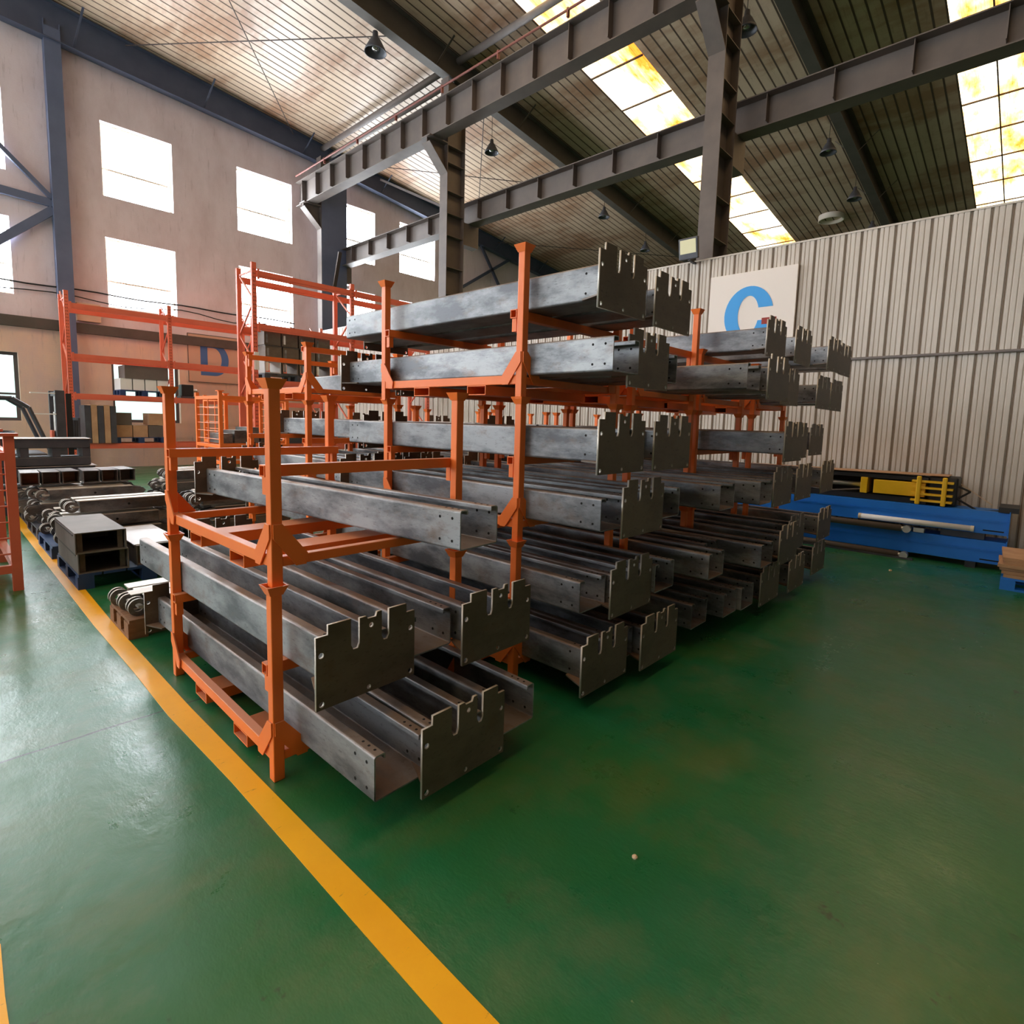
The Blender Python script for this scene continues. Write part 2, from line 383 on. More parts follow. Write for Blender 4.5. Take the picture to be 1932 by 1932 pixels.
# side wall (left, out of frame), rear wall behind the camera, far eave wall
a = MB(); LY = [(2.5, 5.5), (7.5, 11.5), (13.5, 17.5)]
ys = [-7]+[y for q in LY for y in q]+[YW]
for i in range(len(ys)-1):
    if i % 2 == 0: a.box(-11.3, -11, ys[i], ys[i+1], 0, 12.9)
    else: a.box(-11.3, -11, ys[i], ys[i+1], 0, 1.2); a.box(-11.3, -11, ys[i], ys[i+1], 4.6, 6); a.box(-11.3, -11, ys[i], ys[i+1], 9, 12.9)
struct(a.build('wall_left', M['wall']))
for k, (y0, y1) in enumerate(LY):
    for z0, z1 in ((1.2, 4.6), (6, 9)):
        r = bpy.data.objects.new('window_%d' % (60+2*k+(z0 > 3)), None); COL.objects.link(r); r.location = (-11.2, y0, z0); struct(r)
        MB().box(0, .08, 0, .06, 0, z1-z0).box(0, .08, y1-y0-.06, y1-y0, 0, z1-z0).box(0, .08, (y1-y0)/2-.03, (y1-y0)/2+.03, 0, z1-z0).build('window_frame', M['framew'], r)
        MB().box(.03, .04, .01, y1-y0-.01, .01, z1-z0-.01).build('window_pane', M['paneleft'], r)
struct(MB().box(-11.3, 30, -7.3, -7, 0, 13.2).build('wall_front', M['greywall']))
struct(MB().box(30, 30.3, -7.3, YW+.3, 0, 9.3).build('wall_east', M['greywall']))

# ribbed partition wall with the letter sign
TOPG = 4.42
a = MB(); y = -7.0; pitch = .2; prof = []
while y < 17.6:
    for dy, dx in ((0, 0), (.018, 0), (.03, -.022), (.075, -.022), (.085, -.010), (.095, -.022), (.135, -.022), (.145, -.010), (.155, -.022), (.188, -.022), (.199, 0)):
        prof.append((y+dy, dx))
    y += pitch
prof.append((y, 0)); n = len(prof)
vs = [(XG+dx, yy, 0) for yy, dx in prof]+[(XG+dx, yy, TOPG) for yy, dx in prof]
a.add(vs, [(i, i+1, n+i+1, n+i) for i in range(n-1)])
a.box(XG+.004, XG+.1, -7, 17.6, 0, TOPG)
y = -7.0
while y < 17.5: a.box(XG-.012, XG+.004, y+.004, y+.015, 0, TOPG, 1); y += pitch
struct(a.build('wall_right', [M['clad'], M['seam']]))
struct(MB().box(XG-.03, XG+.12, -7, 17.6, TOPG, TOPG+.025).build('trim_1', M['clad']))

# ceiling: corrugated sheets along the slope, gaps where the fibreglass strips sit
SK = [(7.8, 9.32), (.35, 2.08)]
def roof_strip(a, y0, y1):
    prof = []; y = y0
    while y < y1-.01:
        e = min(y+.25, y1)
        for q, dz in ((0, .0), (.022, .0), (.032, -.03), (.238, -.03), (.248, 0)):
            if y+q < e: prof.append((y+q, dz))
        y += .25
    prof.append((y1, 0)); n = len(prof)
    X0, X1 = -11.3, 30.3
    vs = [(X0, yy, ROOF(X0)+dz) for yy, dz in prof]+[(X1, yy, ROOF(X1)+dz) for yy, dz in prof]
    a.add(vs, [(i, i+1, n+i+1, n+i) for i in range(n-1)])
    y = y0
    while y < y1-.03:
        a.add([(X0, y-.006, ROOF(X0)-.027), (X0, y+.034, ROOF(X0)-.027), (X1, y+.034, ROOF(X1)-.027), (X1, y-.006, ROOF(X1)-.027)], [(0, 1, 2, 3)], 1)
        y += .25
a = MB(); prev = -7.3
for y0, y1 in sorted(SK): roof_strip(a, prev, y0); prev = y1
roof_strip(a, prev, YW+.3)
a.add([(-11.3, -7.3, ROOF(-11.3)+.15), (30.3, -7.3, ROOF(30.3)+.15), (30.3, YW+.3, ROOF(30.3)+.15), (-11.3, YW+.3, ROOF(-11.3)+.15)], [(0, 1, 2, 3)])
struct(a.build('ceiling', [M['roof'], M['roofseam']]))
for k, (y0, y1) in enumerate(SK):
    r = bpy.data.objects.new('window_%d' % (40+k), None); COL.objects.link(r); struct(r)
    b = MB(); X0, X1 = -11, 30
    b.add([(X0, y0, ROOF(X0)), (X1, y0, ROOF(X1)), (X1, y1, ROOF(X1)), (X0, y1, ROOF(X0))], [(0, 1, 2, 3)])
    b.build('window_pane', M['skylight'], r)
    b = MB(); x = -10.2
    while x < 29: b.bar((x, y0, ROOF(x)-.02), (x, y1, ROOF(x)-.02), .05, .03); x += 1.52
    if k: b.bar((X0, (y0+y1)/2+.15, ROOF(X0)-.02), (X1, (y0+y1)/2+.15, ROOF(X1)-.02), .03, .03)
    b.build('window_frame', M['roofseam'], r)

# ------------------------------------------------------------------ steel frame
def hbeam_rafter(y, label):
    rm = M['wrafter'] if y > 18 else M['rafter']
    r = thing('roof_rafter', label, 'rafter', (0, y, 0), 0, 'rafters under the corrugated roof')
    X0, X1 = -10.9, 29.9
    b = MB()
    tp = .044 if y > 18 else .012
    z = lambda x, d: ROOF(x)-d-(max(0, 9.6-x)*tp*d/.66)
    b.prism([(X0, z(X0, .06)), (9.6, z(9.6, .06)), (X1, z(X1, .06)), (X1, z(X1, .66)), (9.6, z(9.6, .66)), (X0, z(X0, .66))], 'xz', -.006, .006)
    b.build('web', rm, r)
    for d0, d1 in ((.05, .065), (.655, .672)):
        MB().prism([(X0, z(X0, d0)), (9.6, z(9.6, d0)), (X1, z(X1, d0)), (X1, z(X1, d1)), (9.6, z(9.6, d1)), (X0, z(X0, d1))], 'xz', -.13, .13).build('flange', rm, r)
    x = -9.0; b = None
    while x < 27:
        for sgn in (-1, 1):
            MB().bar((x, sgn*.03, z(x, .62)), (x+.15, sgn*.55, z(x, .06)), .05, .012).build('fly_brace', rm, r)
        x += 3.05
    return r
hbeam_rafter(18.78, 'dark sloping roof rafter running along the top of the window wall')
hbeam_rafter(11.72, 'dark sloping roof rafter over the middle steel column')
hbeam_rafter(4.38, 'dark sloping roof rafter over the right steel column beside the hanging lamps')
CX0, CX1 = 9.62, 10.22
def column(y, label, top):
    r = thing('steel_column', label, 'column', (0, y, 0), 0, 'steel columns of the crane row')
    MB().box(CX0, CX0+.016, -.15, .15, 0, top).build('flange', M['struct'], r)
    MB().box(CX1-.016, CX1, -.15, .15, 0, top).build('flange', M['struct'], r)
    MB().box(CX0+.016, CX1-.016, -.006, .006, 0, top).build('web', M['struct'], r)
    if y > 18: MB().box(CX0+.016, CX1+.35, -.16, -.145, 0, 9.6).build('cover_plate', M['wallsteel'], r)
    for z in (4.9, 5.6, 6.4, 6.95, 7.5, 8.2, 8.62, 9.4):
        MB().box(CX0+.016, CX1-.016, -.14, -.006, z, z+.014).build('stiffener', M['struct'], r)
    # bracket carrying the upper crane beam and seat of the lower one
    MB().prism([(CX0, 7.95), (CX0-.56, 8.5), (CX0-.56, 8.63), (CX0, 8.63)], 'xz', -.012, .012).build('bracket', M['struct'], r)
    MB().add([(CX0, -.15, 7.93), (CX0, .15, 7.93), (CX0-.58, .15, 8.49), (CX0-.58, -.15, 8.49)]+[(CX0, -.15, 7.95), (CX0, .15, 7.95), (CX0-.58, .15, 8.51), (CX0-.58, -.15, 8.51)],
             [(0,1,2,3),(4,5,6,7),(0,1,5,4),(1,2,6,5),(2,3,7,6),(3,0,4,7)]).build('bracket_flange', M['struct'], r)
    MB().box(CX0-.6, CX0, -.17, .17, 8.63, 8.66).build('bracket_plate', M['struct'], r)
    MB().box(CX1, CX1+.55, -.13, .13, 6.3, 6.87).build('seat', M['struct'], r)
    return r
column(18.3, 'dark steel column against the window wall where both crane beams end', ROOF(9.9)-.68)
column(11.72, 'middle dark steel column carrying crane beams on both sides', ROOF(9.9)-.68)
column(4.5, 'right dark steel column rising behind the ribbed wall beside the floodlight', ROOF(9.9)-.68)
def crane_beam(x, y0, y1, z0, z1, step, label, rail=True, left=True):
    r = thing('crane_beam', label, 'crane beam')
    w = .17
    MB().box(x-w, x+w, y0, y1, z0, z0+.02).build('lower_flange', M['struct'], r)
    MB().box(x-w*1.1, x+w*1.1, y0, y1, z1-.02, z1).build('upper_flange', M['struct'], r)
    MB().box(x-.006, x+.006, y0, y1, z0+.02, z1-.02).build('web', M['struct'], r)
    MB().box(x-.03, x+.03, y0, y1, z1, z1+.07).build('rail', M['struct'], r)
    y = y0+.3
    while y < y1-.1:
        for sgn in (-1, 1):
            a, b = sorted((x+sgn*.006, x+sgn*w*.9))
            MB().box(a, b, y-.006, y+.006, z0+.1, z1-.02).build('stiffener', M['struct'], r)
        y += step
    return r
crane_beam(9.28, -6.9, 18.9, 8.66, 9.43, .93, 'upper crane runway beam on the left side of the steel columns')
crane_beam(10.55, -6.9, 18.9, 6.87, 7.43, 1.05, 'lower crane runway beam on the right side of the steel columns')
r = thing('conduit', 'rust red conduit running along the top of the upper crane beam', 'conduit')
MB().tube((9.02, -6.9, 9.56), (9.02, 18.7, 9.56), .025).build('pipe', M['conduit'], r)
y = -6
while y < 18.5: MB().box(9.0, 9.06, y-.02, y+.02, 9.43, 9.6).build('clip', M['conduit'], r); y += 1.9
for x, z, rad, y0, y1, lb in ((9.95, 10.74, .085, 11.86, 18.64, 'upper pipe strut between the wall rafter and the middle rafter'), (9.95, 10.74, .085, 4.52, 11.58, 'pipe strut from the middle rafter to the right rafter'),
                         (9.9, 10.3, .075, 11.9, 18.64, 'lower pipe strut just above the left part of the upper crane beam')):
    tag(MB().tube((x, y0, z), (x, y1, z), rad, 14).build('strut_pipe', M['struct'], smooth=True), lb, 'strut')
# bracing between the wall column and the middle column
for p, q, w, lb in (((10.0, 17.6, 7.15), (10.0, 18.15, 5.6), .12, 'short diagonal brace in front of a bright upper window by the wall column'),
                 ((9.9, 15.0, 8.75), (9.9, 11.9, 7.2), .08, 'long diagonal brace running down to the middle steel column')):
    tag(MB().bar(p, q, w, .06).build('diagonal_brace', M['rod']), lb, 'brace')
def rodx(p, q, lb): tag(MB().tube(p, q, .014, 6).build('tie_rod', M['rod']), lb, 'tie rod', 'thin tie rods under the roof')
zz = lambda x: ROOF(x)-.25
rodx((4.3, 18.6, zz(4.3)), (8.6, 11.9, zz(8.6)), 'thin tie rod crossing the roof above the windows, rising to the right')
rodx((8.9, 18.6, zz(8.9)), (3.2, 11.9, zz(3.2)), 'thin tie rod crossing the roof from the upper left to the wall rafter')
rodx((10.9, 18.6, zz(10.9)), (17.2, 11.9, zz(17.2)), 'thin tie rod beyond the middle column under the stained roof')
rodx((17.2, 18.6, zz(17.2)), (11.2, 11.9, zz(11.2)), 'thin tie rod behind the middle column crossing the other rod')
rodx((18.5, 18.6, zz(18.5)), (24, 11.9, zz(24)), 'thin tie rod far down the roof above the top steel channels')

for p, q, lb in (((16.2, 18.8, 7.2), (19.6, 18.8, 9.3), 'dark wall brace rising to the right beyond the middle column'), ((19.4, 18.8, 7.2), (17.6, 18.8, 9.5), 'dark wall brace rising to the left beyond the middle column')):
    tag(MB().bar(p, q, .08, .12).build('diagonal_brace', M['wrafter']), lb, 'brace')
# wall fittings
r = thing('wall_column', 'tall blue grey column on the window wall beside the upper left window', 'column')
MB().box(2.6, 2.615, 18.72, 19, 4.5, 11.2).build('flange', M['wallsteel'], r); MB().box(2.92, 2.935, 18.72, 19, 4.5, 11.2).build('flange', M['wallsteel'], r)
MB().box(2.6, 2.935, 18.7, 18.72, 0, 11.05).build('face', M['wallsteel'], r)
for p, q, lb in (((-.6, 18.85, 10.2), (2.62, 18.85, 6.95), 'blue grey wall brace sloping down to the wall column from the upper left'),
                 ((-.6, 18.85, 7.0), (2.62, 18.85, 6.85), 'level blue grey wall brace meeting the wall column'),
                 ((-1.2, 18.85, 3.1), (2.62, 18.85, 6.7), 'blue grey wall brace rising to the wall column across the left windows')):
    tag(MB().bar(p, q, .1, .19 if p[2] < 9 else .1).build('wall_brace', M['wallsteel']), lb, 'brace')
struct(MB().box(-10.9, 9.5, 18.84, 19, 3.66, 3.92).build('trim_2', M['rafter']))
r = thing('wall_pipe', 'pair of dark cables sagging along the wall above the pallet rack', 'cable')
pts = [(-1+k*.5, 18.93, 4.78-.02*math.sin(k*1.3)) for k in range(21)]
MB().path(pts, .02).build('cable', M['cable'], r); MB().path([(x, y, z-.2-.06*math.sin(x*2)) for x, y, z in pts], .014).build('cable', M['cable'], r)
tag(MB().box(2.98, 3.5, 18.8, 18.98, 3.98, 4.45).build('meter_box', M['signtan']), 'small tan box on the wall beside the pallet rack upright', 'box')

# letter signs
def letter_C(rx, ry, ix, iy, tv):
    to, ti = math.asin(tv/ry), math.asin(tv/iy)
    out = [(rx*math.cos(t), ry*math.sin(t)) for t in [to+(2*PI-2*to)*i/40 for i in range(41)]]
    inn = [(ix*math.cos(t), iy*math.sin(t)) for t in [2*PI-ti-(2*PI-2*ti)*i/40 for i in range(41)]]
    return out+inn
r = thing('letter_sign', 'white square sign with a blue letter C high on the ribbed wall', 'sign', (XG-.03, 3.49, 3.42))
MB().box(-.05, 0, -.68, .68, -.67, .68).build('board', M['signw'], r)
me = flat_mesh('letter', [(-u, v) for u, v in letter_C(.385, .45, .165, .30, .1)], [], .006, M['signb'], 'yz')
obj('letter', me, r, (-.0535, 0.02, 0))
MB().box(-.058, -.05, -.42, -.20, -.17, -.07).build('red_mark', M['red'], r)
r = thing('letter_sign', 'tan panel with a dull blue letter D on the window wall', 'sign', (6.4, YW, 3.28))
MB().box(-.75, .8, -.06, 0, -.72, .74).build('board', M['signtan'], r)
b = MB(); b.box(-.755, -.735, -.065, -.06, -.72, .74); b.box(-.75, .8, -.065, -.06, .725, .745); b.box(-.75, .8, -.065, -.06, -.725, -.705)
b.build('border', M['framed'], r)
o_ = [(-.4, -.5), (-.1, -.5)]+[(-.0+.42*math.cos(t), .5*math.sin(t)) for t in [-PI/2+PI*i/20 for i in range(21)]]+[(-.4, .5)]
i_ = [(-.2, -.36)]+[(-.03+.24*math.cos(t), .36*math.sin(t)) for t in [-PI/2+PI*i/20 for i in range(21)]]+[(-.2, .36)]
obj('letter', flat_mesh('letter', o_, [i_], .006, M['signd'], 'xz'), r, (0, -.0635, 0))
tag(MB().tube((XG-.045, -7, 2.66), (XG-.045, 2.1, 2.64), .02, 10).build('wall_conduit', M['struct'], smooth=True), 'grey conduit pipe crossing the ribbed wall at head height', 'conduit')
r = thing('floodlight', 'grey LED floodlight on top of the ribbed wall beside the right column', 'floodlight', (9.05, 4.50, 4.42))
b = MB().box(-.03, .03, -.17, .17, .0, .34); b.build('housing', M['dark'], r, bev=.01).rotation_euler = (0, -.18, 0)
b = MB().box(-.036, -.03, -.14, .14, .09, .31); b.build('lens', M['led'], r).rotation_euler = (0, -.18, 0)
MB().box(.0, .12, -.02, .02, -.02, .1).box(.09, .24, -.02, .02, -.03, .0).build('bracket', M['dark'], r)

# hanging lamps
def lamp(x, y, z, label, top, sc=1.0):
    r = thing('pendant_lamp', label, 'lamp', (x, y, z), 0, 'bell lamps hanging from the roof')
    MB().lathe([(.0, .46), (.06, .46), (.07, .34), (.12, .28), (.23, .08), (.26, 0), (.25, 0), (.215, .07), (.11, .26), (0, .26)]).build('shade', M['dark'], r, smooth=True)
    MB().lathe([(0, .05), (.08, .06), (.11, .13), (.08, .2), (0, .24)], n=14).build('bulb', M['lampglass'], r, smooth=True)
    MB().tube((0, 0, .45), (0, 0, (top-z)/sc), .008, 6).build('cord', M['cable'], r)
    r.scale = (sc, sc, sc); return r
LR = 'dark bell lamp hanging '
for x, y, z, lb in ((7.85, 12.15, 10.2, 'close under the middle rafter near the top of the photo'), (11.55, 11.95, 9.2, 'just right of the middle steel column'),
                 (17.1, 11.85, 8.95, 'above the left top steel channel, further right than the column'), (20.2, 11.95, 8.55, 'left of the floodlight, farthest along the middle rafter'),
                 (11.0, 4.6, 9.0, 'right beside the right steel column'), (16.6, 4.55, 8.8, 'below the right end of the lower crane beam, above the sign'),
                 (19.5, 4.52, 8.5, 'second from the ribbed wall along the right rafter'), (22.0, 4.5, 8.2, 'low behind the top of the ribbed wall')):
    lamp(x, y, z, LR+lb, ROOF(x)-.5, 1.0 if x < 9 else .78)
r = thing('roof_vent', 'round pale vent ring in the roof above the ribbed wall', 'vent', (23.3, 6.1, ROOF(23.3)-.05))
MB().lathe([(.42, .05), (.42, -.14), (.38, -.14), (.38, .05)], n=32).build('ring', M['vent'], r, smooth=True)
MB().lathe([(0, .02), (.38, .02)], n=32).build('cap', M['signtan'], r)

# ------------------------------------------------------------------ copying a thing with its parts
def dup(root, loc, rz=0, label=None, group=None):
    r = root.copy(); COL.objects.link(r); r.location = loc; r.rotation_euler = (0, 0, rz)
    if label: r['label'] = label
    if group: r['group'] = group
    for ch in list(root.children):
        c = ch.copy(); COL.objects.link(c); c.parent = r
        for g in list(ch.children):
            d = g.copy(); COL.objects.link(d); d.parent = c
    return r

# ------------------------------------------------------------------ orange post stillages
P = .049
def make_stillage(w, d, h, mid=True):
    r = thing('post_stillage', 'proto', 'stillage', (0, 0, 0), 0, 'orange stackable post stillages')
    for px in (0, w-P):
        for py in (0, d-P):
            MB().box(px, px+P, py, py+P, 0, h).build('post', M['orange'], r, bev=.004)
            c = MB(); cx, cy = px+P/2, py+P/2
            q0, q1, z0, z1 = P/2+.003, P/2+.021, h-.028, h+.014
            R_ = lambda q, z: [(cx-q, cy-q, z), (cx+q, cy-q, z), (cx+q, cy+q, z), (cx-q, cy+q, z)]
            c.add(R_(q0, z0)+R_(q1, z1)+R_(q1-.006, z1)+R_(q0-.002, z0),
                  [(i, (i+1) % 4, 4+(i+1) % 4, 4+i) for i in range(4)]+[(4+i, 4+(i+1) % 4, 8+(i+1) % 4, 8+i) for i in range(4)]+[(8+i, 8+(i+1) % 4, 12+(i+1) % 4, 12+i) for i in range(4)])
            c.build('cup', M['orange'], r)
            sy = 1 if py == 0 else -1; sx = 1 if px == 0 else -1
            G = [(.006, .215), (.006, .275), (.046, .275), (.158, .135), (.15, .086), (.104, .086)]
            ox = -.007 if px == 0 else w+.001
            yb = py if sy > 0 else py+P
            MB().prism([(yb+sy*u, v) for u, v in G], 'yz', ox, ox+.006).build('gusset', M['orange'], r)
            oy = -.007 if py == 0 else d+.001
            xb = px if sx > 0 else px+P
            MB().prism([(xb+sx*u, v) for u, v in G], 'xz', oy, oy+.006).build('gusset', M['orange'], r)
    for px in (.004, w-.046): MB().box(px, px+.042, P, d-P, .088, .142).build('base_beam', M['orange'], r, bev=.003)
    for py in (.004, d-.046): MB().box(P, w-P, py, py+.042, .088, .13).build('base_beam', M['orange'], r, bev=.003)
    for cy in (d*.27, d*.66): MB().rtube('x', .004, w-.004, cy-.085, cy+.085, .028, .0875, .005).build('fork_pocket', M['orange'], r)
    if mid:
        for py in (P+.002, d-P-.052):
            b = MB().rtube('x', -.002, w+.002, py, py+.05, .472, .522, .005)
            b.build('cross_bar', M['orange'], r)
            for bx in (.006, w-.042): MB().box(bx, bx+.036, py+.008, py+.042, .395, .4715).build('bar_bracket', M['orange'], r)
    return r
UNIT = .868; SW, SD = 1.07, 1.44
ORD = ['first', 'second', 'third', 'fourth', 'fifth']
stacks = [(.96, 2.27, 2, 0), (2.42, 2.21, 3, 0), (3.64, 2.20, 3, 0), (4.78, 2.20, 3, 1), (6.14, 2.20, 3, 1)]
full = make_stillage(SW, SD, UNIT); short = make_stillage(SW, SD, .54)
used = {}
LEV = {2: ['bottom', 'top'], 3: ['bottom', 'middle', 'top']}
for k, (x, y, n, sh) in enumerate(stacks):
    for u in range(n):
        src = short if (sh and u == 2) else full
        lb = 'orange post stillage, %s of %s stack from the yellow line%s' % (LEV[n][u], ORD[k], ', nearest the camera' if (k, u) == (0, 0) else '')
        jit = .012*((k*3+u*5) % 3-1) if u else 0
        loc = (x+jit*(1.5 if k == 1 else 1), y+jit, u*UNIT); rz = .004*((k+2*u) % 3-1)
        if src not in used:
            used[src] = 1; src.location = loc; src.rotation_euler = (0, 0, rz); src['label'] = lb
        else: dup(src, loc, rz, lb)
rear = [(2.5, 5.02, 3), (3.75, 5.0, 2), (5.0, 5.0, 2), (6.25, 5.0, 2)]
for k, (x, y, n) in enumerate(rear):
    for u in range(n):
        dup(short if u == 2 else full, (x, y, u*UNIT), 0, 'orange post stillage, %s of %s stack in the rear row' % (LEV[n][u], ORD[k]))

# ------------------------------------------------------------------ steel lift columns (C channels with notched end plates)
CW, CH, TH = .26, .185, .006
def arc(cx, cy, r, a0, a1, n=4): return [(cx+r*math.cos(a0+(a1-a0)*i/n), cy+r*math.sin(a0+(a1-a0)*i/n)) for i in range(n+1)]
def thick(pts, t):
    out = []; n = len(pts)
    for i, (x, y) in enumerate(pts):
        d = Vector((0, 0))
        if i: e = Vector((x-pts[i-1][0], y-pts[i-1][1])).normalized(); d += Vector((-e.y, e.x))
        if i < n-1: e = Vector((pts[i+1][0]-x, pts[i+1][1]-y)).normalized(); d += Vector((-e.y, e.x))
        d.normalize(); out.append((x+d.x*t, y+d.y*t))
    return out
rr = .012; LIP = .05
half = [(LIP, CH-.022)]+arc(LIP-.006, CH-.006, .006, 0, PI/2, 2)+arc(rr, CH-rr, rr, PI/2, PI)+arc(rr, rr, rr, PI, 1.5*PI)
full_o = half+[(CW-x, y) for x, y in reversed(half)]
full_i = thick(full_o, TH)
def channel_mesh(L):
    a = MB(); n = len(full_o)
    vs = []
    for y in (0, L): vs += [(x, y, z) for x, z in full_o]+[(x, y, z) for x, z in full_i]
    fs = []
    for i in range(n-1):
        o0, o1, i0, i1 = i, i+1, n+i, n+i+1; q = 2*n
        fs += [(o0, o1, q+o1, q+o0), (i1, i0, q+i0, q+i1), (o1, o0, i0, i1), (q+o0, q+o1, q+i1, q+i0)]
    fs += [(0, n, 3*n, 2*n), (n-1, 2*n-1+0, 4*n-1, 3*n-1)]
    a.add(vs, fs)
    for y in (.05, .13, L-.05, L-.13):                # bolt holes near both ends
        for z in (.04, .145):
            a.tube((-.0012, y, z), (.0, y, z), .007, 8, mi=1); a.tube((CW, y, z), (CW+.0012, y, z), .007, 8, mi=1)
            a.tube((TH, y, z), (TH+.0012, y, z), .007, 8, mi=1); a.tube((CW-TH-.0012, y, z), (CW-TH, y, z), .007, 8, mi=1)
    for y in (.04, .08, .12):
        a.tube((.03, y, CH), (.03, y, CH+.001), .006, 8, mi=1); a.tube((CW-.03, y, CH), (CW-.03, y, CH+.001), .006, 8, mi=1)
    return a.mesh('channel_body', [M['steel'], M['hole']])
CHM = {}
PLO = .08
plate_o = [(-.08, -.06), (.39, -.06), (.39, .235), (.345, .235), (.345, .275), (.255, .275), (.255, .165), (.245, .145), (.228, .145), (.218, .165),
           (.218, .275), (.196, .275), (.190, .256), (.150, .256), (.144, .268), (.112, .268), (.112, .165), (.104, .145), (.082, .145), (.072, .165), (.072, .275), (-.028, .275), (-.028, .235), (-.08, .235)]
plate_h = [circ(-.058, .16, .012), circ(-.058, -.038, .012), circ(.155, -.038, .010), circ(.368, -.038, .012), circ(.368, .16, .012), circ(.167, .226, .011)]
PLATE = flat_mesh('end_plate', plate_o, plate_h, .012, [M['plate'], M['cut']])
GUS = [MB().prism([(-.076, 0), (0, 0), (0, .14), (-.02, .14)], 'xy', .0, .009).mesh('gusset', M['plate']),
       MB().prism([(CW, 0), (.385, 0), (CW+.02, .14), (CW, .14)], 'xy', .0, .009).mesh('gusset', M['plate'])]
def lift_column(x, y, z, kind, L, yaw, label, group):
    if L not in CHM: CHM[L] = channel_mesh(L)
    r = thing('steel_channel', label, 'steel channel', (x, y, z), math.radians(yaw), group)
    obj('channel_body', CHM[L], r)
    e = obj('end_plate', PLATE, r); g1 = obj('gusset', GUS[0], r); g2 = obj('gusset', GUS[1], r)
    if kind == 'N': e.location.y = -.0065
    else:
        e.location.y = L+.0065
        for g in (g1, g2): g.location.y = L; g.scale = (1, -1, 1)
    return r
LZ = [.144, .524, 1.012, 1.392, 1.88, 2.262]
LN = ['lowest', 'second', 'third', 'fourth', 'fifth', 'top']
beams = {
 0: {0: [('F', 1.09, 1.69, 1.1), ('N', 1.36, 1.655, .4), ('F', 1.725, 1.67, 0)],
     1: [('N', 1.055, 1.925, 1.2), ('F', 1.43, 1.955, 0.6), ('N', 1.73, 1.84, 0)],
     2: [('F', 1.625, 1.83, 4.6)]},
 1: {0: [('N', 2.49, 1.70, 0), ('F', 2.76, 1.735, 0), ('N', 3.035, 1.645, 0)],
     1: [('F', 2.49, 1.78, 0), ('N', 2.765, 1.71, 0), ('F', 3.165, 1.68, 0)],
     2: [('F', 2.50, 1.67, 0), ('N', 2.77, 1.66, 0), ('F', 3.165, 1.67, 0)],
     3: [('N', 2.50, 1.66, 0), ('F', 2.77, 1.74, 0), ('N', 3.05, 1.64, 0)],
     4: [('F', 2.49, 1.63, 0), ('N', 2.85, 1.72, 0), ('F', 3.17, 1.745, 0)],
     5: [('N', 2.50, 1.70, 0), ('F', 2.80, 1.78, 0), ('N', 3.15, 1.74, 0)]},
 2: {0: [('F', 3.70, 1.66, 0), ('F', 4.12, 1.6, 0), ('F', 4.40, 1.57, 0)],
     1: [('F', 3.73, 1.57, 0), ('F', 4.05, 1.75, 0), ('F', 4.36, 1.43, 0)],
     2: [('F', 3.82, 1.56, 0), ('F', 4.38, 1.48, 0)],
     4: [('F', 4.03, 1.51, 0), ('N', 4.36, 1.46, 0)]},
 3: {0: [('N', 4.88, 1.57, 0), ('N', 5.50, 1.53, 0)], 1: [('N', 4.90, 1.45, 0), ('N', 5.50, 1.56, 0)],
     2: [('N', 4.86, 1.52, 0), ('N', 5.50, 1.53, 0)], 3: [('N', 4.90, 1.475, 0), ('N', 5.51, 1.6, 0)],
     4: [('F', 4.88, 1.7, 0), ('N', 5.28, 1.65, 0)], 5: [('N', 4.88, 1.67, 0), ('N', 5.50, 1.63, 0)]},
 4: {0: [('N', 6.37, 1.56, 0)], 1: [('N', 6.32, 1.52, 0)], 2: [('N', 6.40, 1.55, 0)], 3: [('N', 6.46, 1.7, 0)],
     4: [('N', 6.26, 1.62, 0), ('N', 6.82, 1.63, 0)], 5: [('N', 6.26, 1.55, 0), ('N', 6.80, 1.57, 0)]}}
POS = {1: ['alone'], 2: ['left', 'right'], 3: ['left', 'middle', 'right']}
for k, lv in beams.items():
    for l, items in lv.items():
        for i, (kind, x, y, yaw) in enumerate(items):
            z = LZ[l]
            if k >= 3 and l == 3: z = 1.392
            if k >= 3 and l == 5: z = 2.262
            lb = '%s steel channel, %s on %s layer, %s orange stack from yellow line' % ('notched-plate' if kind == 'N' else 'open-ended', POS[len(items)][i], LN[l], ORD[k])
            lift_column(x, y, z, kind, 2.6, yaw, lb, 'steel lift columns lying in the front stillages')
rbeams = {0: {1: [('F', 2.6, 0), ('F', 2.95, 0), ('F', 3.25, 0)], 2: [('F', 2.58, .02), ('N', 2.95, 0), ('N', 3.25, .05)], 3: [('F', 2.98, 0), ('F', 3.27, .1)], 4: [('N', 3.2, 0)]},
          1: {1: [('N', 3.9, 0), ('F', 4.3, 0)], 2: [('F', 3.88, 0), ('N', 4.2, 0), ('F', 4.5, 0)], 3: [('F', 3.95, 0), ('N', 4.4, 0)]},
          2: {1: [('N', 5.15, 0), ('F', 5.6, 0)], 2: [('F', 5.15, 0), ('F', 5.5, .1)], 3: [('F', 5.2, 0)]},
          3: {2: [('N', 6.4, 0), ('F', 6.8, 0)]}}
for k, lv in rbeams.items():
    for l, items in lv.items():
        for i, (kind, x, dy) in enumerate(items):
            z = LZ[l]
            lb = '%s steel channel, %s on %s layer, %s stack of the rear row' % ('near-plated' if kind == 'N' else 'far-plated', POS[len(items)][i], LN[l], ORD[k])
            lift_column(x, 4.48+dy, z, kind, 2.1, 0, lb, 'steel lift columns lying in the rear stillages')

